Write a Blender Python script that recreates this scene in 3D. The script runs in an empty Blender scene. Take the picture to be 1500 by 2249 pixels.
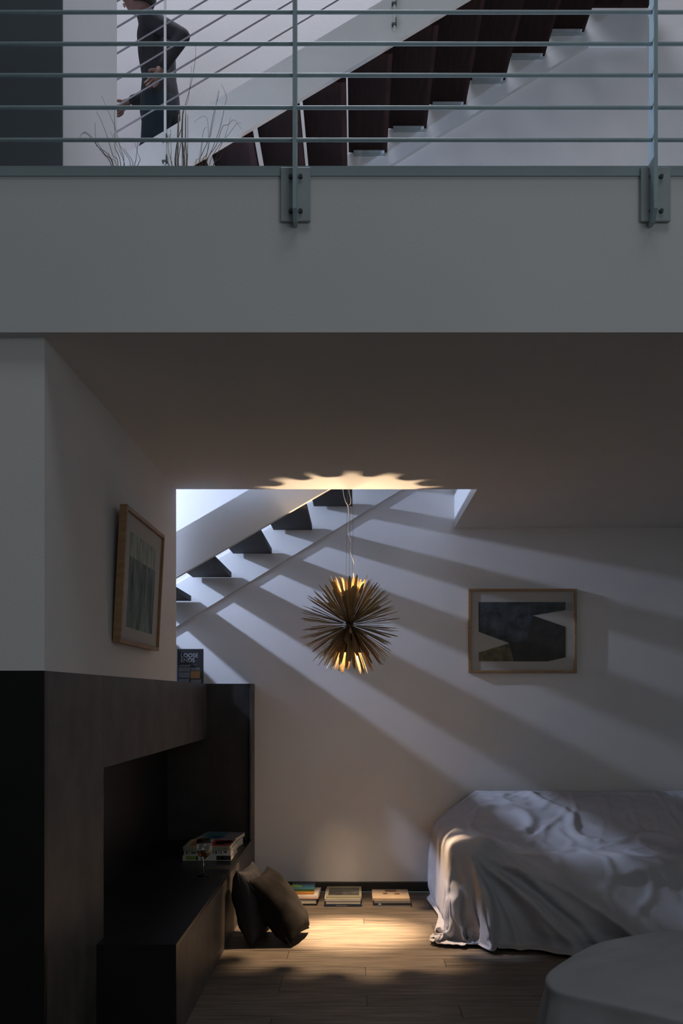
import bpy, bmesh, math, random
from mathutils import Vector, Matrix
import numpy as np
R = math.radians
C = bpy.context.scene.collection
sc = bpy.context.scene

# ------------------------------------------------------------ camera, light, exposure
F = 2187.0; EYE = 1.345
cd = bpy.data.cameras.new('camera'); cam = bpy.data.objects.new('camera', cd); C.objects.link(cam)
cam.location = (0, 0, EYE); cam.rotation_euler = (R(90), 0, 0)
cd.sensor_width = 36; cd.sensor_fit = 'AUTO'; cd.lens = F/2249*36
cd.shift_x = -31/2249; cd.shift_y = 403.5/2249; cd.clip_start = .05
sc.camera = cam
w = bpy.data.worlds.new('world'); sc.world = w; w.use_nodes = True
bg = w.node_tree.nodes['Background']; bg.inputs[0].default_value = (.86, .94, 1.0, 1); bg.inputs[1].default_value = .068

def light(kind, name, loc, power, color, rot=(0, 0, 0), size=None, size_y=None, radius=None, spot=None, blend=None, spread=None):
    d = bpy.data.lights.new(name, kind); o = bpy.data.objects.new(name, d); C.objects.link(o)
    o.location = loc; o.rotation_euler = rot; d.energy = power; d.color = color
    if size: d.size = size
    if size_y: d.shape = 'RECTANGLE'; d.size_y = size_y
    if radius is not None: d.shadow_soft_size = radius
    if spot: d.spot_size = R(spot); d.spot_blend = blend
    if spread: d.spread = R(spread)
    return o
# cool stairwell lamp low in the stairwell left of the picture, shines through the open treads
light('POINT', 'stairwell_light', (-2.67, 6.24, EYE+1.765), 380, (.56, .69, 1.0), radius=.035)
# skylight over the upper stair
light('AREA', 'skylight', (-.4, 6.0, 8.8), 165, (.80, .84, 1.0), rot=(R(0), R(0), 0), size=2.6, size_y=1.5)
light('AREA', 'side_fill', (4.1, 4.6, 5.0), 10, (.72, .82, 1.0), rot=(0, R(90), 0), size=1.6, size_y=1.4)  # added area lamp, brightens the upper wall end and the right wall
# daylight of the tall room behind the camera
light('AREA', 'daylight', (2.6, -2.6, 2.5), 33, (.88, .96, 1.0), rot=(R(88), 0, R(18)), size=3, size_y=2.5)

light('AREA', 'overhead_daylight', (1.2, .0, 9.0), 70, (.86, .94, 1.0), rot=(R(10), 0, 0), size=4, size_y=2.5)

sc.view_settings.view_transform = 'Standard'; sc.view_settings.look = 'None'
sc.view_settings.gamma = 1; sc.view_settings.exposure = 0; sc.view_settings.use_curve_mapping = False

# ------------------------------------------------------------ materials
def mat(name, col, rough=.6, metal=0, noise=0, nscale=8, bump=0, bscale=60, spec=.5, stretch=None, col2=None):
    m = bpy.data.materials.new(name); m.use_nodes = True; nt = m.node_tree
    b = nt.nodes['Principled BSDF']; b.inputs['Base Color'].default_value = (*col, 1)
    b.inputs['Roughness'].default_value = rough; b.inputs['Metallic'].default_value = metal
    b.inputs['Specular IOR Level'].default_value = spec
    tc = nt.nodes.new('ShaderNodeTexCoord'); mp = nt.nodes.new('ShaderNodeMapping')
    nt.links.new(tc.outputs['Object'], mp.inputs[0])
    if stretch: mp.inputs['Scale'].default_value = stretch
    if noise or col2:
        n = nt.nodes.new('ShaderNodeTexNoise'); n.inputs['Scale'].default_value = nscale; n.inputs['Detail'].default_value = 6
        r = nt.nodes.new('ShaderNodeValToRGB'); nt.links.new(mp.outputs[0], n.inputs['Vector']); nt.links.new(n.outputs[0], r.inputs[0])
        c1 = tuple(c*(1-noise) for c in col); c2 = col2 or tuple(min(1, c*(1+noise)) for c in col)
        r.color_ramp.elements[0].position = .32; r.color_ramp.elements[0].color = (*c1, 1)
        r.color_ramp.elements[1].position = .68; r.color_ramp.elements[1].color = (*c2, 1)
        nt.links.new(r.outputs[0], b.inputs['Base Color'])
    if bump:
        n2 = nt.nodes.new('ShaderNodeTexNoise'); n2.inputs['Scale'].default_value = bscale; n2.inputs['Detail'].default_value = 4
        bp = nt.nodes.new('ShaderNodeBump'); bp.inputs['Strength'].default_value = bump; bp.inputs['Distance'].default_value = .004
        nt.links.new(mp.outputs[0], n2.inputs['Vector']); nt.links.new(n2.outputs[0], bp.inputs['Height'])
        nt.links.new(bp.outputs[0], b.inputs['Normal'])
    return m
M = {}
M['wall'] = mat('white_plaster', (.70, .68, .67), .85, noise=.025, nscale=2, bump=.15, bscale=90, spec=.2)
M['greywall'] = mat('wall_dark_grey', (.12, .135, .155), .85, noise=.03, nscale=2, spec=.2)  # darker grey for the thin facing on the upper left wall
M['ceil'] = mat('white_ceiling_paint', (.66, .66, .655), .85, noise=.02, nscale=2, bump=.1, bscale=90, spec=.2)
M['stringer'] = mat('white_stair_paint', (.66, .66, .65), .55, noise=.03, nscale=4)
M['rod'] = mat('grey_stair_rod', (.22, .21, .22), .45, .3)
M['rail'] = mat('grey_green_rail_paint', (.34, .44, .47), .42, noise=.06, nscale=20)
M['plate'] = mat('grey_paint_on_plate', (.36, .40, .41), .5, noise=.06, nscale=15)
M['trim'] = mat('grey_green_edge_paint', (.32, .40, .42), .5, noise=.05, nscale=6)
M['bolt'] = mat('dark_bolt_steel', (.08, .085, .085), .45, .6)
M['tread'] = mat('dark_red_wood', (.018, .006, .0045), .6, spec=.12, noise=.35, nscale=5, stretch=(9, 1, 9))
M['tread2'] = mat('dark_stained_wood', (.026, .024, .027), .6, spec=.2, noise=.25, nscale=5, stretch=(9, 1, 9))
M['black'] = mat('warm_lit_black_panel', (.075, .066, .060), .5, noise=.35, nscale=5, bump=.25, bscale=40, spec=.35)  # black raised to a warm brown, floor bounce put into the colour
M['black2'] = mat('darker_black_panel', (.028, .026, .025), .5, noise=.3, nscale=5, bump=.2, bscale=40, spec=.3)  # darker copy of the panel colour for the end panel
M['blackpol'] = mat('black_bench_board', (.010, .0095, .009), .38, noise=.2, nscale=4, spec=.3)
M['skirt'] = mat('dark_baseboard', (.022, .018, .016), .5, noise=.2)
M['frame'] = mat('oak_picture_frame', (.30, .17, .075), .5, noise=.2, nscale=10, stretch=(1, 1, 6))
M['mat'] = mat('picture_mount_card', (.42, .40, .37), .8)
M['mat2'] = mat('grey_mount_patch', (.30, .30, .30), .8)
M['artdark'] = mat('print_blue_black', (.018, .026, .034), .6, noise=.6, nscale=14, col2=(.06, .075, .085))
M['artbrown'] = mat('print_brown_black', (.028, .025, .022), .6, noise=.35, nscale=16)
M['artolive'] = mat('print_olive', (.10, .095, .045), .6, noise=.55, nscale=22)
M['artgreen'] = mat('print_green_streaks', (.10, .17, .17), .7, noise=.75, nscale=4, stretch=(5, 5, 1.2), col2=(.22, .30, .28))
M['artpale'] = mat('print_pale_green', (.27, .31, .26), .7, noise=.35, nscale=9, stretch=(3, 3, 1))
M['brass'] = mat('aged_brass', (.50, .39, .23), .45, .3, noise=.2, nscale=30)
M['hub'] = mat('dark_brass_hub', (.10, .07, .035), .4, .8)
M['wire'] = mat('steel_wire', (.22, .22, .22), .4, .7)
M['cable'] = mat('clear_cable', (.80, .78, .74), .3, .2)
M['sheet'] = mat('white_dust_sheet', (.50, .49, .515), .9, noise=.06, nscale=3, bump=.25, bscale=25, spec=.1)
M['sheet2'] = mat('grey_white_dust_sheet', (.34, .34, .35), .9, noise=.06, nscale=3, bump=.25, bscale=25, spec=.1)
M['cush1'] = mat('charcoal_satin', (.022, .021, .024), .6, spec=.25, noise=.2, nscale=8, bump=.2)
M['cush2'] = mat('dark_brown_velvet', (.013, .0115, .011), .9, spec=.1, noise=.35, nscale=9, bump=.3)
M['skin'] = mat('skin', (.20, .11, .085), .6)
M['hair'] = mat('dark_hair', (.02, .015, .012), .6, noise=.4, nscale=40)
M['shirt'] = mat('charcoal_knit', (.022, .023, .026), .9, noise=.15, nscale=20)
M['trousers'] = mat('dark_teal_cloth', (.008, .020, .028), .9, noise=.2, nscale=15)
M['shoe'] = mat('black_leather', (.01, .01, .01), .4)
M['twig'] = mat('dry_twig', (.10, .072, .05), .9, noise=.3, nscale=30)
M['bamboo'] = mat('pale_birch_stick', (.34, .30, .25), .8, noise=.5, nscale=12, stretch=(1, 1, 4))
M['vase'] = mat('stone_vase', (.20, .19, .18), .7, noise=.15)
M['paper'] = mat('book_pages', (.62, .57, .48), .9, noise=.12, nscale=60, stretch=(1, 1, 20))
def cmat(n, c, **k): M[n] = mat(n, c, k.pop('rough', .5), **k)
cmat('cover_white', (.60, .57, .52)); cmat('cover_cream', (.58, .44, .30), noise=.12, nscale=30)
cmat('cover_black', (.012, .012, .014)); cmat('cover_grey', (.16, .16, .17)); cmat('cover_navy', (.012, .02, .045))
cmat('cover_green', (.10, .16, .05)); cmat('cover_lime', (.22, .36, .05)); cmat('cover_blue', (.02, .09, .20))
cmat('cover_teal', (.03, .14, .17)); cmat('cover_yellow', (.45, .28, .05)); cmat('cover_orange', (.42, .13, .03))
cmat('cover_pink', (.55, .33, .28)); cmat('cover_red', (.22, .02, .015)); cmat('cover_olive', (.28, .27, .19))
cmat('cover_photo', (.02, .018, .016), noise=.9, nscale=18, col2=(.10, .10, .095))
cmat('cover_brown', (.17, .08, .035), noise=.4, nscale=40); cmat('ink', (.015, .015, .015)); cmat('white_ink', (.42, .43, .46))
cmat('printed_grey', (.15, .155, .17), noise=.15, nscale=30); cmat('printed_orange', (.36, .17, .05))
def glassmat(n, col, ior=1.45, rough=0):
    m = bpy.data.materials.new(n); m.use_nodes = True; b = m.node_tree.nodes['Principled BSDF']
    b.inputs['Base Color'].default_value = (*col, 1); b.inputs['Transmission Weight'].default_value = 1
    b.inputs['IOR'].default_value = ior; b.inputs['Roughness'].default_value = rough; M[n] = m
glassmat('clear_glass', (1, 1, 1)); glassmat('wine', (.25, .12, .03), 1.33)
m = bpy.data.materials.new('lit_bulb'); m.use_nodes = True; b = m.node_tree.nodes['Principled BSDF']
b.inputs['Emission Color'].default_value = (1, .62, .28, 1); b.inputs['Emission Strength'].default_value = 12; M['bulb'] = m

def plank_mat():
    m = bpy.data.materials.new('oiled_oak_plank'); m.use_nodes = True; nt = m.node_tree; b = nt.nodes['Principled BSDF']
    tc = nt.nodes.new('ShaderNodeTexCoord'); mp = nt.nodes.new('ShaderNodeMapping'); mp.inputs['Scale'].default_value = (1.2, 26, 1)
    oi = nt.nodes.new('ShaderNodeObjectInfo'); ad = nt.nodes.new('ShaderNodeVectorMath'); ad.operation = 'MULTIPLY_ADD'
    cb = nt.nodes.new('ShaderNodeCombineXYZ')
    for i in range(3): nt.links.new(oi.outputs['Random'], cb.inputs[i])
    nt.links.new(cb.outputs[0], ad.inputs[0]); ad.inputs[1].default_value = (37, 51, 5)
    nt.links.new(tc.outputs['Object'], ad.inputs[2]); nt.links.new(ad.outputs[0], mp.inputs[0])
    n = nt.nodes.new('ShaderNodeTexNoise'); n.inputs['Scale'].default_value = 2.6; n.inputs['Detail'].default_value = 8; n.inputs['Roughness'].default_value = .65
    nt.links.new(mp.outputs[0], n.inputs['Vector'])
    r = nt.nodes.new('ShaderNodeValToRGB'); nt.links.new(n.outputs[0], r.inputs[0])
    e = r.color_ramp.elements; e[0].position = .33; e[0].color = (.055, .043, .032, 1); e[1].position = .66; e[1].color = (.235, .19, .148, 1)
    e2 = r.color_ramp.elements.new(.46); e2.color = (.125, .101, .078, 1)
    hsv = nt.nodes.new('ShaderNodeHueSaturation'); mr = nt.nodes.new('ShaderNodeMapRange')
    nt.links.new(oi.outputs['Random'], mr.inputs[0]); mr.inputs[3].default_value = .88; mr.inputs[4].default_value = 1.1
    nt.links.new(mr.outputs[0], hsv.inputs['Value']); nt.links.new(r.outputs[0], hsv.inputs['Color']); nt.links.new(hsv.outputs[0], b.inputs['Base Color'])
    bp = nt.nodes.new('ShaderNodeBump'); bp.inputs['Strength'].default_value = .25; bp.inputs['Distance'].default_value = .002
    nt.links.new(n.outputs[0], bp.inputs['Height']); nt.links.new(bp.outputs[0], b.inputs['Normal'])
    b.inputs['Roughness'].default_value = .5; b.inputs['Specular IOR Level'].default_value = .3
    return m
M['plank'] = plank_mat()

# ------------------------------------------------------------ mesh helpers
def P(x, y, s):
    """point in the room seen at photo pixel x, y where one metre spans s pixels"""
    return Vector(((x-781)/s, F/s, EYE+(1528-y)/s))
def link(name, me, m, parent=None, smooth=False):
    o = bpy.data.objects.new(name, me); C.objects.link(o)
    if m is not None and not me.materials: me.materials.append(M[m] if isinstance(m, str) else m)
    if parent: o.parent = parent
    if smooth:
        for p in me.polygons: p.use_smooth = True
    return o
def obj(name, bm, m, parent=None, smooth=False):
    bmesh.ops.recalc_face_normals(bm, faces=bm.faces)
    me = bpy.data.meshes.new(name); bm.to_mesh(me); bm.free()
    return link(name, me, m, parent, smooth)
def box(bm, x0, x1, y0, y1, z0, z1, mi=0):
    v = [bm.verts.new(p) for p in ((x0,y0,z0),(x1,y0,z0),(x1,y1,z0),(x0,y1,z0),(x0,y0,z1),(x1,y0,z1),(x1,y1,z1),(x0,y1,z1))]
    for f in ((0,3,2,1),(4,5,6,7),(0,1,5,4),(1,2,6,5),(2,3,7,6),(3,0,4,7)): bm.faces.new([v[i] for i in f]).material_index = mi
def bx(name, x0, x1, y0, y1, z0, z1, m, parent=None, bev=0):
    bm = bmesh.new(); box(bm, x0, x1, y0, y1, z0, z1)
    if bev: bmesh.ops.bevel(bm, geom=bm.edges[:], offset=bev, segments=2, affect='EDGES', profile=.7)
    return obj(name, bm, m, parent)
def prism(bm, pts, d):
    """closed prism: polygon pts (3d) swept by vector d"""
    a = [bm.verts.new(p) for p in pts]; b_ = [bm.verts.new(Vector(p)+Vector(d)) for p in pts]; n = len(a)
    bm.faces.new(a); bm.faces.new(b_[::-1])
    for i in range(n): bm.faces.new((a[i], b_[i], b_[(i+1) % n], a[(i+1) % n]))
def tube(bm, pts, r, seg=8, cap=True):
    pts = [Vector(p) for p in pts]; rs = r if isinstance(r, (list, tuple)) else [r]*len(pts); rings = []; prev = None
    for i, p in enumerate(pts):
        t = (pts[min(i+1, len(pts)-1)]-pts[max(i-1, 0)]).normalized()
        if prev is None:
            a = t.orthogonal().normalized()
        else:
            a = (prev-t*prev.dot(t)).normalized()
        prev = a; b_ = t.cross(a)
        rings.append([bm.verts.new(p+(a*math.cos(k*2*math.pi/seg)+b_*math.sin(k*2*math.pi/seg))*rs[i]) for k in range(seg)])
    for i in range(len(rings)-1):
        for k in range(seg): bm.faces.new((rings[i][k], rings[i][(k+1) % seg], rings[i+1][(k+1) % seg], rings[i+1][k]))
    if cap: bm.faces.new(rings[0][::-1]); bm.faces.new(rings[-1])
def lathe(bm, prof, seg=32, c=(0, 0, 0)):
    rings = []
    for r, z in prof:
        if r < 1e-6: rings.append([bm.verts.new((c[0], c[1], c[2]+z))])
        else: rings.append([bm.verts.new((c[0]+r*math.cos(k*2*math.pi/seg), c[1]+r*math.sin(k*2*math.pi/seg), c[2]+z)) for k in range(seg)])
    for a, b_ in zip(rings, rings[1:]):
        for k in range(seg):
            k2 = (k+1) % seg
            if len(a) == 1 and len(b_) == 1: break
            if len(a) == 1: bm.faces.new((a[0], b_[k2], b_[k]))
            elif len(b_) == 1: bm.faces.new((a[k], a[k2], b_[0]))
            else: bm.faces.new((a[k], a[k2], b_[k2], b_[k]))
def tag(o, label=None, cat=None, group=None, kind=None):
    if label: o['label'] = label
    if cat: o['category'] = cat
    if group: o['group'] = group
    if kind: o['kind'] = kind
    return o
def thing(name, label, cat, loc=(0, 0, 0), group=None, rot=(0, 0, 0)):
    o = bpy.data.objects.new(name, None); C.objects.link(o); o.location = loc; o.rotation_euler = rot
    return tag(o, label, cat, group)
def shift(o, t, keep=True):
    """parent mesh built in world coordinates to an unrotated empty t"""
    o.data.transform(Matrix.Translation(-t.location)); o.parent = t; return o
def struct(name, bm, m, label=None):
    o = obj(name, bm, m); tag(o, label or name.replace('_', ' '), 'structure', kind='structure'); return o

# ------------------------------------------------------------ setting
WY = 6.856; CX = -1.004; CEIL = EYE+1.155; FL2 = EYE+1.675; OY = 5.571; OX = .68; SY = 3.165
CY = F/680.6; CAB = EYE+.081
bm = bmesh.new(); box(bm, -5, 4.2, WY, WY+.2, 0, 9); tag(struct('wall_back', bm, 'wall'), 'tall white back wall with stripes of light', 'wall')
bm = bmesh.new()
for bxx in ((-1.30, CX, CY, OY, CAB, CEIL), (-4, -1.30, CY, CY+.2, CAB, CEIL)): box(bm, *bxx)
bmesh.ops.remove_doubles(bm, verts=bm.verts, dist=1e-5)
tag(struct('wall_left', bm, 'wall'), 'white wall above the black panelling on the left', 'wall')
bm = bmesh.new()
prism(bm, [(-5, SY, CEIL), (4.2, SY, CEIL), (4.2, WY, CEIL), (OX, WY, CEIL), (OX, OY, CEIL), (-5, OY, CEIL)], (0, 0, FL2-CEIL))
tag(struct('ceiling', bm, 'ceil'), 'white ceiling slab with stair opening and deep front edge', 'ceiling')
bm = bmesh.new()
UX0, UY0, UY1 = -1.004, F/642, F/522
box(bm, UX0-.30, UX0, UY0+.012, UY1, FL2, 8); box(bm, -4.5, UX0-.30, UY0+.012, UY0+.2, FL2, 8)
tag(struct('wall_left_upper', bm, 'wall'), 'upper floor wall end left of the stair, bright on its side', 'wall')
bm = bmesh.new(); box(bm, -5, 5, -3, WY, -.1, -.008)
fl = struct('floor', bm, 'skirt'); tag(fl, 'brown wood plank floor', 'floor')
bm = bmesh.new(); box(bm, -4.5, UX0, UY0, UY0+.0115, FL2, 8); tag(struct('wall_left_facing', bm, 'greywall'), 'dark grey wall face left of the bright wall end upstairs', 'wall')
# planks: one shared mesh per length, each plank a part of the floor
random.seed(4)
PW = .155
def plank_mesh(L):
    bm = bmesh.new(); box(bm, 0, L-.002, 0, PW-.002, -.008, 0)
    top = [e for e in bm.edges if all(v.co.z > -.001 for v in e.verts)]
    bmesh.ops.bevel(bm, geom=top, offset=.0012, segments=1, affect='EDGES')
    bmesh.ops.recalc_face_normals(bm, faces=bm.faces)
    me = bpy.data.meshes.new('plank'); bm.to_mesh(me); bm.free(); me.materials.append(M['plank']); return me
full = plank_mesh(1.85); cache = {}
rows = int((WY-2.3)/PW)+1
for i in range(rows):
    y0 = 5.40+PW*9-PW*(i+1)+PW*0
    if y0 > WY: continue
    x = -1.30-random.choice((.1, .5, .9, 1.3)); y1 = y0
    while x < 3.2:
        o = bpy.data.objects.new('plank', full); C.objects.link(o); o.parent = fl; o.location = (x, y0, 0); x += 1.85
bm = bmesh.new(); prism(bm, [(-.690, WY, 0), (-.690, WY-.014, 0), (-.690, WY-.014, .061), (-.690, WY-.009, .066), (-.690, WY, .066)], (4.8, 0, 0))
tag(struct('baseboard_back', bm, 'skirt'), 'dark baseboard along the back wall', 'baseboard')
bm = bmesh.new(); box(bm, -4.5, 4.2, SY-.006, SY, EYE+1140/691, FL2); box(bm, -4.5, 4.2, SY-.006, SY+.12, FL2, FL2+.006)
tag(struct('trim_1', bm, 'trim'), 'grey green metal edging along the upper floor', 'trim')

# ------------------------------------------------------------ balcony railing
rt = thing('balcony_railing', 'grey green metal railing with thin horizontal rods on the upper floor edge', 'railing', (0, SY, FL2))
RS = 691.0
RY = SY-.045
rr = F/RY
def rz(y): return EYE+(1528-y)/rr
k = 0; ys = [27, 96.5, 165.5, 236.5, 307.5]
zs = sorted([rz(y) for y in ys]); step = (zs[-1]-zs[0])/4
for j in range(1, 4): zs.append(zs[4]+step*j)
rb = bmesh.new(); tube(rb, [(-4.4, 0, 0), (4.1, 0, 0)], .0062, 10); rme = bpy.data.meshes.new('rod')
for f in rb.faces: f.smooth = True
rb.to_mesh(rme); rb.free(); rme.materials.append(M['rail'])
for z in zs:
    o = bpy.data.objects.new('rod', rme); C.objects.link(o); o.parent = rt; o.location = (0, RY-SY, z-FL2)
bm = bmesh.new(); tube(bm, [(-4.4, RY-SY, zs[-1]+step-FL2), (4.1, RY-SY, zs[-1]+step-FL2)], .02, 14); obj('handrail', bm, 'rail', rt, True)
for px in (648, 1435, 648-787, 1435+787):
    xc = (px-781)/700.0
    ztop = zs[-1]+step; zb = EYE+(1528-474)/700
    bm = bmesh.new(); prism(bm, [(xc-.006, RY-.022, zb+.012), (xc-.006, RY-.022, ztop), (xc-.006, RY+.022, ztop), (xc-.006, SY-.007, zb+.45*0+.17), (xc-.006, SY-.008, zb-.02), (xc-.006, RY+.005, zb-.02)], (.012, 0, 0))
    shift(obj('post', bm, 'rail'), rt)
    z0, z1 = EYE+(1528-491)/RS, EYE+(1528-373)/RS
    pc = (px+2-781)/RS
    bm = bmesh.new(); box(bm, pc-.047, pc+.047, SY-.017, SY-.007, z0, z1); bmesh.ops.bevel(bm, geom=bm.edges[:], offset=.0015, segments=1, affect='EDGES')
    pl = shift(obj('mounting_plate', bm, 'plate'), rt)
    for sx in (-.0125, .0125):
        for zz in (z0+.030, z1-.032):
            bm = bmesh.new(); bmesh.ops.create_cone(bm, cap_ends=True, segments=6, radius1=.0075, radius2=.0065, depth=.010, matrix=Matrix.Translation((pc+sx*1.25, SY-.022, zz))@Matrix.Rotation(R(90), 4, 'X'))
            b_ = obj('bolt', bm, 'bolt'); b_.data.transform(Matrix.Translation(-rt.location)); b_.parent = pl

# ------------------------------------------------------------ staircases
def stringer(name, x0, x1, y0, y1, zf, slope, h, t, flat=None):
    pts = [(x0, y0, zf+slope*x0), (x1, y0, zf+slope*x1)]
    if flat: pts += [(flat, y0, zf+slope*x1), (flat, y0, zf+slope*x1+h*.95), (x1-.03, y0, zf+slope*x1+h*.95)]
    else: pts += [(x1, y0, zf+slope*x1+h)]
    pts += [(x0, y0, zf+slope*x0+h)]
    bm = bmesh.new(); prism(bm, pts, (0, y1-y0, 0)); return shift(obj(name, bm, 'stringer'), t)
NY = F/382.; FY = 6.815
def treads(t, xs, zs_, m, last=None, th=.036, wd=.268):
    me = None
    for i, (x, z) in enumerate(zip(xs, zs_)):
        if i == last[0] if last else False:
            bm = bmesh.new(); box(bm, -wd, last[1]-x, NY+.04, FY, 0, th)
            bmesh.ops.recalc_face_normals(bm, faces=bm.faces); mm = bpy.data.meshes.new('landing_board'); bm.to_mesh(mm); bm.free(); mm.materials.append(M[m])
            o = bpy.data.objects.new('landing_board', mm)
        else:
            if me is None:
                bm = bmesh.new(); box(bm, -wd, 0, NY+.04, FY, 0, th); bmesh.ops.bevel(bm, geom=bm.edges[:], offset=.002, segments=1, affect='EDGES')
                bmesh.ops.recalc_face_normals(bm, faces=bm.faces); me = bpy.data.meshes.new('tread'); bm.to_mesh(me); bm.free(); me.materials.append(M[m])
                bm = bmesh.new(); box(bm, -.228, -.018, FY-.035, FY, -.006, 0); box(bm, -.228, -.018, FY-.005, FY, -.026, -.006)
                bmesh.ops.recalc_face_normals(bm, faces=bm.faces); bme = bpy.data.meshes.new('tread_bracket'); bm.to_mesh(bme); bm.free(); bme.materials.append(M['plate'])
            o = bpy.data.objects.new('tread', me)
            if th > .04:
                b_ = bpy.data.objects.new('tread_bracket', bme); C.objects.link(b_); b_.parent = t; b_.location = Vector((x, 0, EYE+z))-t.location
        C.objects.link(o); o.parent = t; o.location = Vector((x, 0, EYE+z))-t.location
lt = thing('lower_staircase', 'open staircase with black treads behind the ceiling opening', 'staircase', (-3.3, 6.3, 0))
n0 = -8
treads(lt, [-.021+.276*k for k in range(n0, 3)], [1.296+.162*k for k in range(n0, 3)], 'tread2', th=.036, wd=.266)
stringer('stringer', -3.1, .60, NY, NY+.04, EYE+1.277, .578, .262, lt)
stringer('stringer', -3.1, .60, WY-.020, WY-.001, EYE+1.224, .609, .29, lt)
ut = thing('upper_staircase', 'upper open staircase with dark red treads and white side boards', 'staircase', (-3.3, 6.3, FL2))
ks = range(-13, 7)
treads(ut, [.2146+.2696*k for k in ks], [3.716+.165*k for k in ks], 'tread', last=(19, 2.0), th=.05, wd=.262)
stringer('stringer', -2.9, 1.62, NY, NY+.04, EYE+3.627, .5975, .276, ut, flat=2.0)
stringer('stringer', -2.9, 1.60, FY, WY-.001, EYE+3.489, .607, .24, ut, flat=2.0)
# diagonal rods and flat posts
for j in range(1, 7):
    dz = .276+.150*j
    bm = bmesh.new(); tube(bm, [(-2.6, NY-.012, EYE+3.627-2.6*.5975+dz), (1.5, NY-.012, EYE+3.627+1.5*.5975+dz)], .0052, 8)
    shift(obj('rod', bm, 'rod', smooth=True), ut)
for px in (359, 867):
    xx = (px-781)/386.; zb = EYE+3.627+xx*.5975
    bm = bmesh.new(); box(bm, xx-.006, xx+.006, NY-.018, NY-.002, zb+.06, zb+1.25)
    po = shift(obj('post', bm, 'stringer'), ut)
    for dz in (.09, .21):
        bm = bmesh.new(); box(bm, xx-.016, xx+.010, NY-.026, NY, zb+dz-.006, zb+dz+.004); box(bm, xx+.006, xx+.012, NY-.026, NY, zb+dz, zb+dz+.035)
        b_ = obj('clamp', bm, 'bolt'); b_.data.transform(Matrix.Translation(-ut.location)); b_.parent = po

# ------------------------------------------------------------ black built-in cabinet and bench
ct = thing('built_in_cabinet', 'tall black panelled built-in with an open niche under the white wall', 'cabinet', (CX, CY, 0))
PY = F/551.; BY = F/326.; NX = -1.268; NZ = EYE-.288; EX = -.695
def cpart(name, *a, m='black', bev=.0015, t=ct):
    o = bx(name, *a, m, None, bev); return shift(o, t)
cpart('front_panel', -4, CX, CY, CY+.03, 0, CAB, m='blackpol')
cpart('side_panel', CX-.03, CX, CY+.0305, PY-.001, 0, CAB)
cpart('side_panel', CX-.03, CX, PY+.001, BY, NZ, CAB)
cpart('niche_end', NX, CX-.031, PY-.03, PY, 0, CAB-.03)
cpart('niche_back', NX-.03, NX, PY-.03, WY-.001, 0, CAB-.03, m='blackpol')
cpart('niche_top', NX, CX-.031, PY+.001, BY, NZ, NZ+.03, m='blackpol')
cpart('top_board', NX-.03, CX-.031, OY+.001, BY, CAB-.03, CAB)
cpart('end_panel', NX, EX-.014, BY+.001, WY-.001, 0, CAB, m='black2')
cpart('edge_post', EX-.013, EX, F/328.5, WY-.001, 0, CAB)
bt = thing('built_in_bench', 'long low black bench running from the niche toward the back wall', 'bench', (EX, F/567, 0))
BZ = EYE-.963; B0 = F/567.
cpart('seat_board', NX+.001, EX, B0, F/328.5-.001, BZ-.022, BZ, m='blackpol', t=bt)
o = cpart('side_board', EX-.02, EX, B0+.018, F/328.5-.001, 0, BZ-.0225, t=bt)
cpart('end_board', CX+.001, EX, B0, B0+.0175, 0, BZ-.0225, m='blackpol', t=bt)

# ------------------------------------------------------------ pictures
def flat(name, pts, m, parent, th=.0006):
    bm = bmesh.new(); prism(bm, [(p[0], 0, p[1]) for p in pts], (0, -th, 0)); return obj(name, bm, m, parent)
def frame_parts(t, W, H, dep, fw, m='frame'):
    # local: x right, z up, y = -front ; back at y=0
    for (x0, x1, z0, z1) in ((-W/2, W/2, H/2-fw, H/2), (-W/2, W/2, -H/2, -H/2+fw), (-W/2, -W/2+fw, -H/2+fw, H/2-fw), (W/2-fw, W/2, -H/2+fw, H/2-fw)):
        bx('frame_side', x0, x1, -dep, 0, z0, z1, m, t, .0015)
    bx('backing_board', -W/2+fw, W/2-fw, -dep+.012, -.004, -H/2+fw, H/2-fw, 'mat', t)
p0, p1 = P(1028, 1294, 319), P(1265, 1478, 319)
W_, H_ = p1.x-p0.x, p0.z-p1.z
pt = thing('framed_print', 'oak framed dark abstract print hanging on the back wall above the sofa', 'picture', ((p0.x+p1.x)/2, WY-.003, (p0.z+p1.z)/2))
frame_parts(pt, W_, H_, .028, .017)
yy = -.0165
def cv(u, v):  # crop pixels of the zoomed print to local metres
    return ((980+u/4.6875-1146.5)/319., -(1260+v/4.6875-1386)/319.)
def art(name, pts, m, parent, y):
    o = flat(name, [cv(*p) for p in pts], m, parent); o.location.y = y; return o
art('printed_image', [(328,295),(1222,295),(1222,378),(885,432),(1222,548),(1222,862),(1040,904),(690,904),(640,715),(330,600)], 'artdark', pt, yy)
art('printed_image', [(885,440),(1222,550),(1222,862),(1040,903),(690,903),(650,722),(820,690),(850,560)], 'artbrown', pt, yy-.0006)
art('printed_image', [(640,718),(690,903),(332,903),(332,812)], 'artolive', pt, yy)
art('printed_image', [(1225,300),(1298,300),(1298,384),(1225,384)], 'mat2', pt, yy)

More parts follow.
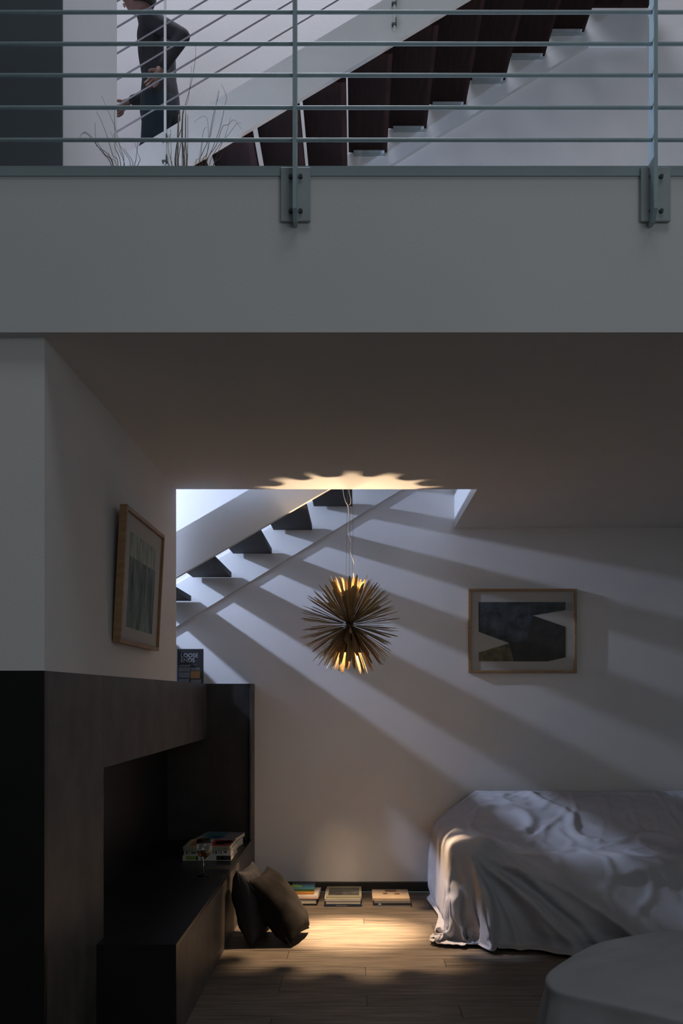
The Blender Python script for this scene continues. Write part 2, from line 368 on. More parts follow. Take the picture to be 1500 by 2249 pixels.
# left picture, tilted off the wall
a, b2 = P(262, 1409, 535), P(342, 1430.6, 447)      # bottom near, bottom far (front face)
c2, d2 = P(268, 1106, 535), P(348, 1171.5, 452)
tl = Vector(((c2.x+d2.x)/2, 0, EYE+.789)); blv = Vector(((a.x+b2.x)/2, 0, EYE+.22))
tilt = math.atan2(.030, .569)
yc = (a.y+b2.y)/2; Wd = b2.y-a.y
pt2 = thing('framed_print', 'oak framed green streaky print tilted forward on the left wall', 'picture', (CX+.006, yc, EYE+.22), rot=(0, 0, R(90)))
inn = bpy.data.objects.new('hanger', None)
# parts are made in a local frame whose -y points into the room and are sheared back by the tilt
tmp = bpy.data.objects.new('tmp', None); C.objects.link(tmp)
H2 = .569
frame_parts(tmp, Wd, H2, .032, .018)
def art2(name, u0, u1, v0, v1, m, y):
    return flat(name, [(-Wd/2+u0*Wd, -H2/2+v0*H2), (-Wd/2+u1*Wd, -H2/2+v0*H2), (-Wd/2+u1*Wd, -H2/2+v1*H2), (-Wd/2+u0*Wd, -H2/2+v1*H2)], m, tmp)
o = art2('printed_image', .17, .83, .13, .84, 'artgreen', 0); o.location.y = -.0205
o = art2('printed_image', .17, .83, .66, .84, 'artpale', 0); o.location.y = -.0212
rotm = Matrix.Rotation(tilt, 4, 'X')@Matrix.Translation((0, 0, H2/2))
for o in list(tmp.children):
    o.data.transform(rotm@Matrix.Translation(o.location)); o.location = (0, 0, 0); o.parent = pt2
bpy.data.objects.remove(tmp); bpy.data.objects.remove(inn)

# ------------------------------------------------------------ pendant lamp
LP = Vector(((768-781)/387., F/387., EYE+(1528-1372)/387.))
lamp = thing('pendant_lamp', 'round brass pendant lamp made of many radiating spikes, hung on thin wires', 'lamp', LP)
random.seed(11)
def blade(L, wmax):
    bm = bmesh.new(); prof = [(0, .35), (.25, .55), (.55, .85), (.78, 1), (.90, .86), (.97, .5), (1, .12)]
    rows_ = []
    for u, ww in prof:
        h = wmax*ww/2; z = u*L
        rows_.append([bm.verts.new((-h, .0022*ww, z)), bm.verts.new((0, -.0012*ww, z)), bm.verts.new((h, .0022*ww, z))])
    for r0, r1 in zip(rows_, rows_[1:]):
        for k in range(2): bm.faces.new((r0[k], r0[k+1], r1[k+1], r1[k]))
    bmesh.ops.solidify(bm, geom=bm.faces[:], thickness=.0012)
    bmesh.ops.recalc_face_normals(bm, faces=bm.faces)
    me = bpy.data.meshes.new('spike'); bm.to_mesh(me); bm.free(); me.materials.append(M['brass']); return me
blades = [blade(.255, .019), blade(.235, .021), blade(.245, .016), blade(.20, .019), blade(.165, .017), blade(.225, .025)]
n = 0
for hemi in (1, -1):
    for ri, (th, cnt) in enumerate(((21, 15), (28, 17), (39, 17), (48, 19), (57, 21), (66, 22), (75, 22), (84, 22))):
        off = random.random()*6.28
        for j in range(cnt):
            if hemi < 0 and th < 50 and any(abs((math.degrees(off+j*2*math.pi/cnt)) % 360-a_) < (8 if th < 25 else 13) for a_ in (94.5, 86, 76)): continue  # spikes left out so light from the cup slots gets through
            ph = off+j*2*math.pi/cnt+random.uniform(-.06, .06)*1.2; t_ = R(th+random.uniform(-2.2, 2.2)*(0.4 if ri == 0 else 1))
            d = Vector((math.sin(t_)*math.cos(ph), math.sin(t_)*math.sin(ph), math.cos(t_)*hemi))
            xh = Vector((-math.sin(ph), math.cos(ph), 0)); yh = d.cross(xh)
            me = random.choice((blades[0], blades[1], blades[5])) if ri == 0 else random.choice(blades[:3]) if (False or random.random() > .2) else random.choice(blades[3:])
            o = bpy.data.objects.new('spike', me); C.objects.link(o); o.parent = lamp
            mm = Matrix((xh, yh, d)).transposed().to_4x4(); mm.translation = d*.045
            o.matrix_local = mm; n += 1
bm = bmesh.new(); lathe(bm, [(.0, .0), (.020, .0), (.028, .03), (.030, .08), (.049, .160), (.047, .161), (.027, .082), (.022, .05), (0, .045)], 24); obj('upper_cup', bm, 'hub', lamp, True)
bm = bmesh.new(); lathe(bm, [(.0, -.001), (.024, -.002), (.030, -.035), (.0445, -.092), (.0565, -.128), (.067, -.16), (.065, -.16), (.0545, -.128), (.0425, -.092), (.027, -.035), (.018, -.008), (0, -.006)], 144)
bmesh.ops.delete(bm, geom=[f for f in bm.faces if -.115 < f.calc_center_median().z < -.105 and any(abs(math.degrees(math.atan2(f.calc_center_median().y, f.calc_center_median().x))-a_) < w_ for a_, w_ in ((94.5, 2.0), (86, 2.0), (76, 1.4)))], context='FACES')  # slots cut in the hidden cup to throw light streaks on the wall
obj('lower_cup', bm, 'hub', lamp, True)
for zc in (.090, -.036):
    bm = bmesh.new(); bmesh.ops.create_uvsphere(bm, u_segments=12, v_segments=8, radius=.007, matrix=Matrix.Translation((0, 0, zc+(.0 if zc > 0 else .012)))); obj('bulb', bm, 'bulb', lamp, True)
zt = CEIL+.22-LP.z
wx = [(-.012, .01), (.002, -.012), (.014, .008)]
for i, (x, y) in enumerate(wx):
    x2 = (759+7*i+1-768)/387.
    bm = bmesh.new(); tube(bm, [(x*1.6, y*1.6, .06), (x2, y, .31), (x2+.004, y, .56), (x*.6, y*.5, zt)], .0009, 6); obj('suspension_wire', bm, 'wire', lamp)
pts = [(777, 1268), (776, 1256), (779, 1247), (777, 1236), (770, 1215), (768.5, 1200), (770, 1190), (766, 1175), (763, 1163), (766, 1150), (766, 1132), (764, 1112)]
bm = bmesh.new(); tube(bm, [((x-768)/387., -.018+.006*math.sin(i), (1372-y)/387.) for i, (x, y) in enumerate(pts)], .0019, 6); obj('power_cable', bm, 'cable', lamp, True)
for pts in ([(764, 1112), (759, 1104), (755, 1090), (753, 1076), (756, 1050), (764, 1035)], [(764, 1112), (770, 1108), (770.5, 1098), (767, 1085), (765, 1074), (765, 1050), (765, 1035)]):
    bm = bmesh.new(); tube(bm, [((x-768)/387., -.02, (1372-y)/387.) for x, y in pts], .0019, 6); obj('power_cable', bm, 'cable', lamp, True)
bm = bmesh.new(); box(bm, LP.x-.06, LP.x+.06, OY, OY+.008, CEIL+.16, CEIL+.26); box(bm, LP.x-.04, LP.x+.04, OY+.008, LP.y+.03, CEIL+.215, CEIL+.225)
shift(obj('ceiling_bracket', bm, 'plate'), lamp)
WARM = (1.0, .70, .43)
for zc, pw, nm in ((.100, 40, 'pendant_upper_light'), (-.040, 190, 'pendant_lower_light')):
    light('POINT', nm, LP+Vector((0, 0, zc)), pw, WARM, radius=.005 if zc > 0 else .008)
sp = light('SPOT', 'pendant_down_light', LP+Vector((0, 0, -.036)), 900, WARM, rot=(0, 0, 0), radius=.012, spot=34, blend=1.0)

# ------------------------------------------------------------ dust sheet over the sofa: cloth draped by simulation
def rounded(bm, x0, x1, y0, y1, z0, z1, r=.06):
    b_ = bmesh.new(); box(b_, x0, x1, y0, y1, z0, z1); bmesh.ops.bevel(b_, geom=b_.edges[:], offset=r, segments=4, affect='EDGES', profile=.5)
    me = bpy.data.meshes.new('t'); b_.to_mesh(me); b_.free(); bm.from_mesh(me); bpy.data.meshes.remove(me)
def add_sofa(x1):
    bm = bmesh.new()
    rounded(bm, .53, .78, 5.47, 6.70, .05, .530, .07)      # arm
    return bm
sofa = thing('sofa', 'sofa hidden beneath the white dust sheet by the back wall', 'sofa', (1.6, 6.1, 0))
parts = []
for nm, dims in (('armrest', (.53, .77, 5.43, 6.66, .06, .520)), ('backrest', (.775, 3.0, 6.33, 6.70, .06, .640)), ('seat', (.775, 3.0, 5.45, 5.945, .06, .430))):
    bm = bmesh.new()
    if nm == 'backrest':
        prism(bm, [(.775, 5.95, .06), (.775, 6.70, .06), (.775, 6.70, .63), (.775, 6.60, .655), (.775, 6.42, .64), (.775, 5.95, .44)], (2.2, 0, 0)); bmesh.ops.bevel(bm, geom=bm.edges[:], offset=.03, segments=3, affect='EDGES')
    else: rounded(bm, *dims, r=.065)
    parts.append(shift(obj(nm, bm, 'sheet2', smooth=True), sofa))
for x in (.60, 2.9):
    for y in (5.55, 6.6):
        bm = bmesh.new(); tube(bm, [(x, y, 0), (x, y, .07)], [.018, .024], 10); shift(obj('leg', bm, 'bolt'), sofa)

def drape(name, X0, X1, Y0, Y1, Z, res, colliders, frames, m, pin=None, hook=None):
    nx = int((X1-X0)/res); ny = int((Y1-Y0)/res); random.seed(3)
    V = [(X0+(X1-X0)*i/nx, Y0+(Y1-Y0)*j/ny, Z(X0+(X1-X0)*i/nx, Y0+(Y1-Y0)*j/ny)+random.uniform(-.002, .002)) for j in range(ny+1) for i in range(nx+1)]
    Fc = [(j*(nx+1)+i, j*(nx+1)+i+1, (j+1)*(nx+1)+i+1, (j+1)*(nx+1)+i) for j in range(ny) for i in range(nx)]
    bad = {i for i, v in enumerate(V) if v[0] < X0+.42 and v[1] < Y0+.42 and math.hypot(v[0]-X0-.42, v[1]-Y0-.42) > .43}
    Fc = [f for f in Fc if not bad & set(f)]
    used = sorted({i for f in Fc for i in f}); mp_ = {i: k_ for k_, i in enumerate(used)}; V = [V[i] for i in used]; Fc = [tuple(mp_[i] for i in f) for f in Fc]
    me = bpy.data.meshes.new(name); me.from_pydata(V, [], Fc); o = bpy.data.objects.new(name, me); C.objects.link(o)
    if pin:
        vg = o.vertex_groups.new(name='pin'); vg.add([i for i, v in enumerate(V) if pin(*v)], 1.0, 'REPLACE')
    for c in colliders: c.modifiers.new('Collision', 'COLLISION'); c.collision.thickness_outer = .012; c.collision.cloth_friction = 12
    cm = o.modifiers.new('Cloth', 'CLOTH'); s = cm.settings
    s.quality = 6; s.mass = .15; s.tension_stiffness = 12; s.compression_stiffness = 12; s.shear_stiffness = 4; s.bending_stiffness = .12
    s.shrink_min = -.05; s.tension_damping = 5; s.air_damping = 2
    if pin: s.vertex_group_mass = 'pin'
    cm.collision_settings.distance_min = .012; cm.collision_settings.collision_quality = 2; cm.collision_settings.use_self_collision = False
    cm.point_cache.frame_start = 1; cm.point_cache.frame_end = frames
    for f in range(1, frames+1): sc.frame_set(f)
    dg = bpy.context.evaluated_depsgraph_get(); ev = o.evaluated_get(dg); nm_ = bpy.data.meshes.new_from_object(ev)
    o.modifiers.clear(); o.data = nm_; bpy.data.meshes.remove(me)
    for c in colliders: c.modifiers.clear()
    for v in nm_.vertices:
        if v.co.z < .006: v.co.z = .006
    nm_.materials.clear(); nm_.materials.append(M[m])
    for p in nm_.polygons: p.use_smooth = True
    return o
fc = bx('tmp_floor', -1, 4, 3, 6.84, -.3, 0, 'skirt')
from mathutils import noise
def sm(x): x = min(1, max(0, x)); return x*x*(3-2*x)
def fan(o):
    cx, cz = .57, .50
    for v in o.data.vertices:
        x, y, z = v.co
        nv = Vector((x*2.3, y*2.3, z*2.3)); w1 = abs(noise.noise(nv+Vector((3, 1, 7)))); w2 = abs(noise.noise(nv*2.7)); w3 = noise.noise(Vector((x*1.1, y*1.4, z)))
        wr = .030*max(0, .16-w1)/.16+.012*max(0, .2-w2)/.2+.010*w3
        if z > .03 and y < 6.7: v.co.z += wr*.8; v.co.y -= wr*.7
        wy = sm((5.80-y)/.30); dx_, dz_ = x-cx, cz-z; r_ = math.hypot(dx_, dz_); th = math.atan2(dx_, max(dz_, 1e-4))
        if wy <= 0 or x < .47: continue
        wt = sm((1.50-th)/.4)*sm(r_/.30)*wy*(1-sm((r_-1.0)/.7))*sm((x-.47)/.25)
        ph = th*6.3+2.1*r_+.7*math.sin(th*5+1)
        a_ = (1-abs(math.sin(ph)))**1.3+.4*(1-abs(math.sin(ph*2.3+1+r_*3)))**1.6
        v.co.y -= wt*.13*a_; v.co.x += wt*.02*math.cos(ph*2)
        fl_ = sm((.50-z)/.50)**1.5*wy*sm((x-.50)/.7)
        v.co.y -= .20*fl_
sheet = drape('dust_sheet', .03, 2.75, 4.94, 6.76, lambda x, y: .70, .0185, [p for p in parts]+[fc], 46, 'sheet', pin=lambda x, y, z: y > 6.74 and x > .80)
fan(sheet)
md = sheet.modifiers.new('sub', 'SUBSURF'); md.levels = 1; md.render_levels = 1
md = sheet.modifiers.new('sol', 'SOLIDIFY'); md.thickness = .003
tag(sheet, 'crumpled white dust sheet draped over the sofa to the floor', 'sheet')
bpy.data.objects.remove(fc)
sc.frame_set(1)

# ------------------------------------------------------------ covered table in front
tb = thing('low_table', 'low table hidden beneath the grey dust sheet in the front corner', 'table', (1.35, 3.3, 0))
outl = [(.615, 3.22), (.64, 3.36), (.80, 3.62), (1.0, 3.85), (1.4, 4.0), (1.9, 3.9), (2.2, 3.3), (2.0, 2.5), (1.55, 2.27), (1.1, 2.70), (.80, 2.99), (.64, 3.13)]
def smooth_outline(pts, it=3):
    for _ in range(it):
        q = []
        for i in range(len(pts)):
            a_, b_ = Vector(pts[i]), Vector(pts[(i+1) % len(pts)]); q += [a_*.75+b_*.25, a_*.25+b_*.75]
        pts = q
    return pts
ol = smooth_outline(outl)
cen = Vector((1.38, 3.28))
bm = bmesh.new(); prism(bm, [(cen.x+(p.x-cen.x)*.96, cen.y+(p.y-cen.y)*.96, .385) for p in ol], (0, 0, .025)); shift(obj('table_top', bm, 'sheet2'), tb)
for x, y in ((.95, 3.35), (1.3, 3.7), (1.9, 3.3), (1.45, 2.8)):
    bm = bmesh.new(); tube(bm, [(x, y, 0), (x, y, .39)], .018, 10); shift(obj('leg', bm, 'bolt'), tb)
bm = bmesh.new(); rings = []
Nn = len(ol); random.seed(8)
fold = [sum(math.sin(2*math.pi*f*i/Nn+phs)*am for f, phs, am in ((7, .4, .5), (13, 1.9, .35), (19, 3.3, .25))) for i in range(Nn)]
prof = [(.05+.0587*q_, .424-.0003*q_, 0) for q_ in range(16)]+[ (.992, .417, 0), (1.004, .408, .0), (1.0, .38, .02), (1.025, .32, .35), (1.03, .24, .6), (1.04, .15, .85), (1.05, .06, 1), (1.06, .012, 1.1)]
for sc_, z, fa in prof:
    ring = []
    for i, p in enumerate(ol):
        d = p-cen; k_ = sc_+fa*.045*fold[i]
        zz = z+(.004*math.sin(p.x*sc_*9+p.y*5)*math.cos(p.y*sc_*7) if fa == 0 else 0)
        if fa == 0 and sc_ < .99: zz -= .010*max(0, .12-abs(noise.noise(Vector((d.x*k_*1.6+2, d.y*k_*1.6, .3)))))/.12
        ring.append(bm.verts.new((cen.x+d.x*k_, cen.y+d.y*k_, zz)))
    rings.append(ring)
cv0 = bm.verts.new((cen.x, cen.y, .424))
for i in range(Nn): bm.faces.new((cv0, rings[0][i], rings[0][(i+1) % Nn]))
for r0, r1 in zip(rings, rings[1:]):
    for i in range(Nn): bm.faces.new((r0[i], r1[i], r1[(i+1) % Nn], r0[(i+1) % Nn]))
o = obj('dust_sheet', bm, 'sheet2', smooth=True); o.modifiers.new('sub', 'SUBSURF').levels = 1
tag(o, 'smooth grey dust sheet over the rounded low table in the front corner', 'sheet')

# ------------------------------------------------------------ cushions
def cushion(name, label, c, u, nrm, W, H, T, m, seed):
    u = Vector(u).normalized(); nrm = Vector(nrm); nrm = (nrm-u*nrm.dot(u)).normalized(); s = u.cross(nrm)
    t = thing(name, label, 'cushion', c); N = 26; bm = bmesh.new(); rnd = random.Random(seed)
    ph = [rnd.uniform(0, 6) for _ in range(6)]
    grid = {}
    for side in (1, -1):
        for i in range(N+1):
            for j in range(N+1):
                a_, b_ = i/N*2-1, j/N*2-1
                edge = i in (0, N) or j in (0, N)
                if side == -1 and edge: grid[(side, i, j)] = grid[(1, i, j)]; continue
                pin = 1-.09*(1-abs(a_)**2.2)*abs(b_)**3; pin2 = 1-.09*(1-abs(b_)**2.2)*abs(a_)**3
                x = a_*W/2*pin2; y = b_*H/2*pin
                hgt = T/2*((1-a_**2)*(1-b_**2))**.42
                hgt += .035*T*math.sin(7*a_+ph[0]+2*b_)*math.sin(5*b_+ph[1])*(1-a_**2)*(1-b_**2)
                hgt += .025*T*math.sin(15*a_*b_+ph[2]+4*a_)*(1-a_**4)*(1-b_**4)
                y += -.03*H*(1-b_*b_)*abs(a_)
                grid[(side, i, j)] = bm.verts.new(s*x+u*y+nrm*hgt*side)
    for side in (1, -1):
        for i in range(N):
            for j in range(N):
                q = [grid[(side, i, j)], grid[(side, i+1, j)], grid[(side, i+1, j+1)], grid[(side, i, j+1)]]
                bm.faces.new(q if side == 1 else q[::-1])
    obj('cushion_body', bm, m, t, True)
    bm = bmesh.new(); pts = []
    for k_ in range(4*N):
        i, j = ((k_, 0) if k_ < N else (N, k_-N) if k_ < 2*N else (3*N-k_, N) if k_ < 3*N else (0, 4*N-k_))
        a_, b_ = i/N*2-1, j/N*2-1
        pin = 1-.09*(1-abs(a_)**2.2)*abs(b_)**3; pin2 = 1-.09*(1-abs(b_)**2.2)*abs(a_)**3
        pts.append(s*(a_*W/2*pin2)+u*(b_*H/2*pin-.03*H*(1-b_*b_)*abs(a_)))
    pts.append(pts[0]); tube(bm, pts, .0028, 6, False); obj('seam', bm, m, t, True)
    return t
cushion('cushion', 'charcoal satin cushion leaning against the bench, behind the darker one', (-.572, 5.50, .203), (-.20, .06, .97), (.98, -.12, .12), .38, .41, .18, 'cush1', 2)
cushion('cushion', 'dark brown velvet cushion slumped in front of the other cushion', (-.425, 5.50, .190), (-.56, .10, .80), (.84, -.22, .50), .36, .42, .20, 'cush2', 5)

# ------------------------------------------------------------ books
def book(name, label, x0, x1, y0, y1, z, th, cover, group=None, rot=0, art_=None, spine='front', deco=None):
    cx, cy = (x0+x1)/2, (y0+y1)/2; W, D = x1-x0, y1-y0
    t = thing(name, label, 'book', (cx, cy, z), group, (0, 0, R(rot)))
    ct_ = min(.0025, th*.2); ins = .004
    bm = bmesh.new(); box(bm, -W/2, W/2, -D/2, D/2, 0, ct_); box(bm, -W/2, W/2, -D/2, D/2, th-ct_, th)
    if spine == 'front': box(bm, -W/2, W/2, -D/2, -D/2+ct_, ct_, th-ct_)
    else: box(bm, -W/2, W/2, D/2-ct_, D/2, ct_, th-ct_)
    obj('cover', bm, cover, t)
    bx('pages', -W/2+ins, W/2-ins, -D/2+(ct_ if spine == 'front' else ins), D/2-(ins if spine == 'front' else ct_), ct_, th-ct_, 'paper', t)
    if art_:
        for (u0, u1, v0, v1, mm) in art_:
            bx('printed_patch', -W/2+u0*W, -W/2+u1*W, -D/2+v0*D, -D/2+v1*D, th, th+.0005, mm, t)
    if deco:
        for (u0, u1, v0, v1, mm) in deco:
            bx('spine_print', -W/2+u0*W, -W/2+u1*W, -D/2-.0005, -D/2, v0*th, v1*th, mm, t)
    return t
# left stack on the floor
g = 'books on the floor by the wall'
z = 0
def stk(items, x0, y0, g=g):
    z = 0
    for (lab, dx0, W, dy0, D, th, cov, kw) in items:
        book('book', lab, x0+dx0, x0+dx0+W, y0+dy0, y0+dy0+D, z, th, cov, g, **kw); z += th+.0005
stk([('dark bottom book of the left floor stack by the cushions', 0, .205, 0, .27, .014, 'cover_black', {}),
     ('cream book second from the bottom of the left floor stack', -.01, .21, .0, .27, .015, 'cover_white', dict(spine='back')),
     ('olive paperback in the middle of the left floor stack', 0, .195, .01, .26, .013, 'cover_olive', {}),
     ('white magazine with pinkish edge in the left floor stack', -.005, .222, .0, .28, .009, 'cover_pink', dict(rot=-2)),
     ('white magazine just under the small books of the left floor stack', .0, .215, .005, .27, .012, 'cover_white', dict(rot=-3)),
     ('small brown orange book low among the small books of the left stack', .035, .148, .03, .21, .009, 'cover_orange', {}),
     ('small yellow book among the small books of the left stack', .035, .147, .032, .21, .012, 'cover_yellow', {}),
     ('small green book under the blue one on the left stack', .034, .148, .03, .212, .011, 'cover_green', {})], -.452, 6.38)
z = .014+.015+.013+.009+.012+.009+.012+.011+8*.0005
book('book', 'small blue and green landscape covered book topping the left stack', -.418, -.268, 6.405, 6.625, z, .006, 'cover_teal', g,
     art_=[(.0, 1, .72, 1, 'cover_navy'), (.0, .45, .25, .5, 'cover_lime'), (0, .25, .5, .62, 'cover_lime'), (.45, 1, .2, .36, 'cover_blue'), (.3, 1, .5, .72, 'cover_blue')])
stk([('dark navy bottom book of the middle floor stack', 0, .238, 0, .33, .018, 'cover_navy', dict(deco=[(.3, .6, .3, .55, 'cover_grey')])),
     ('white book second from the bottom of the middle floor stack', .008, .222, 0.0, .32, .009, 'cover_white', dict(spine='back')),
     ('grey book in the middle of the middle floor stack', .006, .222, .0, .32, .011, 'cover_grey', {}),
     ('white book under the framed-photo book of the middle stack', .0, .232, .0, .33, .012, 'cover_white', dict(spine='back'))], -.198, 6.345)
book('book', 'olive bordered book with a dark photograph on its cover, on the middle stack', -.192, .038, 6.35, 6.69, .052, .012, 'cover_olive', g, art_=[(.07, .93, .14, .86, 'cover_photo'), (.07, .93, .13, .14, 'ink')])
stk([('grey bottom book of the right floor stack', 0, .24, 0, .29, .011, 'cover_grey', {}),
     ('black book with a white spine label in the right floor stack', .0, .245, .0, .29, .014, 'cover_black', dict(deco=[(.13, .21, .25, .8, 'white_ink')])),
     ('grey book with black cover edge in the right floor stack', .005, .232, .0, .28, .016, 'cover_grey', {})], .112, 6.335)
book('book', 'cream book with brown drawing on its cover, on the right stack', .108, .345, 6.335, 6.63, .0425, .013, 'cover_cream', g, art_=[(.36, .68, .72, .95, 'cover_brown'), (.3, .42, .45, .6, 'cover_brown'), (.62, .75, .42, .55, 'cover_brown')], spine='back')
# books on the bench
g2 = 'books on the black bench'
bz = BZ
def bbook(lab, px0, px1, s0, D, z, th, cov, **kw):
    book('book', lab, (px0-781)/s0, (px1-781)/s0, F/s0, F/s0+D, z, th, cov, g2, **kw)
bbook('lime and black spined bottom book of the bench stack', 401, 507, 376, .33, bz, .030, 'cover_white',
      deco=[(.02, .05, .1, .9, 'cover_white'), (.07, .28, .15, .85, 'cover_lime'), (.28, .32, .1, .9, 'ink'), (.38, .42, .1, .9, 'ink'), (.70, 1, .1, .95, 'cover_black'), (.8, .85, .3, .7, 'cover_grey')])
bbook('white book with dark spine lettering in the bench stack', 404, 507, 376, .33, bz+.0305, .033, 'cover_white',
      deco=[(.04, .07, .25, .7, 'ink'), (.08, .14, .25, .35, 'ink'), (.08, .14, .6, .7, 'ink'), (.16, .19, .25, .7, 'ink'), (.2, .25, .3, .6, 'ink'), (.62, .64, .3, .8, 'ink'), (.67, .70, .25, .8, 'ink'), (.73, .75, .3, .7, 'cover_red'), (.78, .80, .3, .7, 'ink'), (.86, .91, .45, .75, 'ink')])
bbook('pale book with orange and red cover pictures topping the bench stack', 402, 505, 378, .30, bz+.064, .022, 'cover_olive',
      art_=[(.10, .42, .08, .85, 'cover_brown'), (.30, .38, .2, .7, 'cover_orange'), (.38, .46, .2, .8, 'cover_blue'), (.54, .98, .06, .94, 'cover_red'), (.62, .82, .3, .75, 'cover_brown'), (.78, .95, .4, .8, 'cover_yellow')], deco=[(.88, .93, .4, .6, 'cover_brown')], rot=0)
book('book', 'thick white book at the bottom of the rear bench pile', -.955, -.745, 6.20, 6.50, bz, .05, 'cover_white', g2, rot=-6)
book('book', 'grey and blue covered book on top of the rear bench pile', -.985, -.735, 6.17, 6.50, bz+.0505, .024, 'cover_grey', g2, rot=-6, art_=[(.1, .6, .3, .9, 'cover_teal'), (.3, .7, .1, .4, 'cover_blue')])
# standing book with lettering
zb = CAB; sB = F/6.66
x0, x1 = (389.5-781)/sB, (446-781)/sB
t = thing('book', 'black book titled LOOSE ENDS standing on the cabinet top by the wall end', 'book', ((x0+x1)/2, 6.66, zb))
Wb, Hb = x1-x0, .232
bx('cover', -Wb/2, Wb/2, 0, .003, 0, Hb, 'cover_black', t); bx('cover', -Wb/2, Wb/2, .019, .022, 0, Hb, 'cover_black', t); bx('cover', -Wb/2, -Wb/2+.003, .003, .019, 0, Hb, 'cover_black', t)
bx('pages', -Wb/2+.003, Wb/2-.004, .003, .019, .003, Hb-.003, 'paper', t)
def text(body, x, z, size, parent, name='title_lettering'):
    cu = bpy.data.curves.new(name, 'FONT'); cu.body = body; cu.size = size; cu.extrude = .0004; cu.resolution_u = 3
    to = bpy.data.objects.new('t', cu); C.objects.link(to)
    me = bpy.data.meshes.new_from_object(to.evaluated_get(bpy.context.evaluated_depsgraph_get())); bpy.data.objects.remove(to)
    me.transform(Matrix.Translation((x, -.0006, z))@Matrix.Rotation(R(90), 4, 'X')); me.materials.clear()
    return link(name, me, 'white_ink', parent)
text('LOOSE', -Wb/2+.022, Hb-.056, .038, t); text('ENDS', -Wb/2+.022, Hb-.088, .038, t)
bx('subtitle_line', -Wb/2+.025, Wb/2-.045, -.0004, 0, Hb-.107, Hb-.105, 'printed_grey', t)
for (u0, u1, v0, v1, mm) in ((.04, .50, .49, .525, 'printed_grey'), (.04, .50, .345, .465, 'printed_grey'), (.04, .50, .17, .325, 'printed_grey'), (.04, .46, .02, .14, 'printed_grey'),
                             (.53, .86, .38, .46, 'printed_grey'), (.52, .88, .15, .36, 'printed_orange'), (.53, .93, .02, .12, 'printed_grey')):
    bx('printed_book', -Wb/2+u0*Wb, -Wb/2+u1*Wb, -.0005, 0, v0*Hb, v1*Hb, mm, t)

# ------------------------------------------------------------ wine glass
gp = P(448, 1923, 411); gp.z = BZ
gt = thing('wine_glass', 'stemmed wine glass with a little dark wine on the bench', 'glass', gp)
bm = bmesh.new(); lathe(bm, [(0, 0), (.040, 0), (.041, .0015), (.030, .003), (.008, .007), (.0042, .014), (.0038, .05), (.0045, .088), (.012, .096), (.030, .112), (.041, .130), (.0435, .148), (.041, .172), (.037, .197), (.0362, .197), (.040, .172), (.0423, .148), (.0398, .131), (.029, .114), (.011, .0985), (0, .0965)], 40); obj('glass_body', bm, 'clear_glass', gt, True)
bm = bmesh.new(); lathe(bm, [(0, .0975), (.0105, .0992), (.0282, .1145), (.0385, .1305), (0, .1305)], 40); obj('wine', bm, 'wine', gt, True)

# ------------------------------------------------------------ dry twigs on the upper floor
random.seed(21)
def twigs(label, px, D, lst, kind='twig', nm='dried_twigs'):
    s = F/D; t = thing(nm, label, 'plant', ((px-781)/s, D, FL2+.0065))
    bm = bmesh.new(); lathe(bm, [(0, 0), (.04, 0), (.055, .03), (.06, .08), (.045, .13), (.035, .15), (.030, .15), (.04, .13), (.052, .08), (.045, .01), (0, .008)], 20); obj('vase', bm, 'vase', t, True)
    for pl_, r in lst:
        pts = [Vector((random.uniform(-.012, .012), random.uniform(-.012, .012), .02))]
        for (x, y) in pl_:
            dd = random.uniform(-.02, .02)
            pts.append(Vector(((x-781)/s-t.location.x, dd, EYE+(1528-y)/s-t.location.z)))
        # smooth polyline
        q = []
        for i in range(len(pts)-1):
            p0_, p1_, p2_, p3_ = pts[max(i-1, 0)], pts[i], pts[i+1], pts[min(i+2, len(pts)-1)]
            for k_ in range(4):
                u = k_/4; q.append(.5*((2*p1_)+(-p0_+p2_)*u+(2*p0_-5*p1_+4*p2_-p3_)*u*u+(-p0_+3*p1_-3*p2_+p3_)*u**3))
        q.append(pts[-1]); nq = len(q)
        bm = bmesh.new(); tube(bm, q, [r*(1-.7*i/nq) for i in range(nq)], 5); obj('stem' if kind != 'stick' else 'stick', bm, 'twig' if kind != 'stick' else 'bamboo', t, True)
    return t
twigs('dry twigs spreading left in a vase behind the railing', 262, 3.48,
      [([(245, 365), (225, 335), (200, 305), (185, 288), (176, 291), (175, 303)], .0016), ([(250, 365), (232, 342), (215, 315), (195, 298), (180, 287)], .0015), ([(262, 365), (245, 335), (235, 300), (222, 265), (211, 243)], .0015),
       ([(265, 362), (255, 330), (250, 300), (252, 265), (254, 243)], .0015), ([(272, 365), (262, 330), (250, 305), (243, 290)], .0013), ([(275, 365), (262, 320), (255, 285), (240, 250), (225, 215)], .0012),
       ([(285, 365), (275, 335), (258, 312), (247, 290)], .0013), ([(290, 365), (280, 340), (270, 320)], .0014), ([(296, 366), (300, 340), (303, 315), (295, 300)], .0014), ([(305, 368), (306, 345), (300, 330), (294, 305)], .0013),
       ([(245, 350), (215, 325), (209, 300), (208, 268)], .0014), ([(258, 366), (240, 350), (236, 330)], .0012)])
twigs('thin dry stems and pale sticks standing upright in a vase behind the railing', 397, 3.50,
      [([(378, 368), (378, 335), (376, 290)], .0014), ([(385, 368), (388, 310), (390, 250)], .0018), ([(392, 368), (396, 300), (400, 245), (420, 180), (428, 120), (429, 95)], .0016), ([(398, 368), (402, 310), (404, 250), (412, 215), (420, 140)], .0014),
       ([(405, 368), (408, 300), (409, 245)], .0020), ([(412, 368), (413, 320), (411, 246)], .0018), ([(372, 365), (366, 361), (358, 364)], .0020), ([(388, 368), (390, 320), (396, 280)], .003), ([(380, 368), (370, 325), (375, 285)], .0012)])
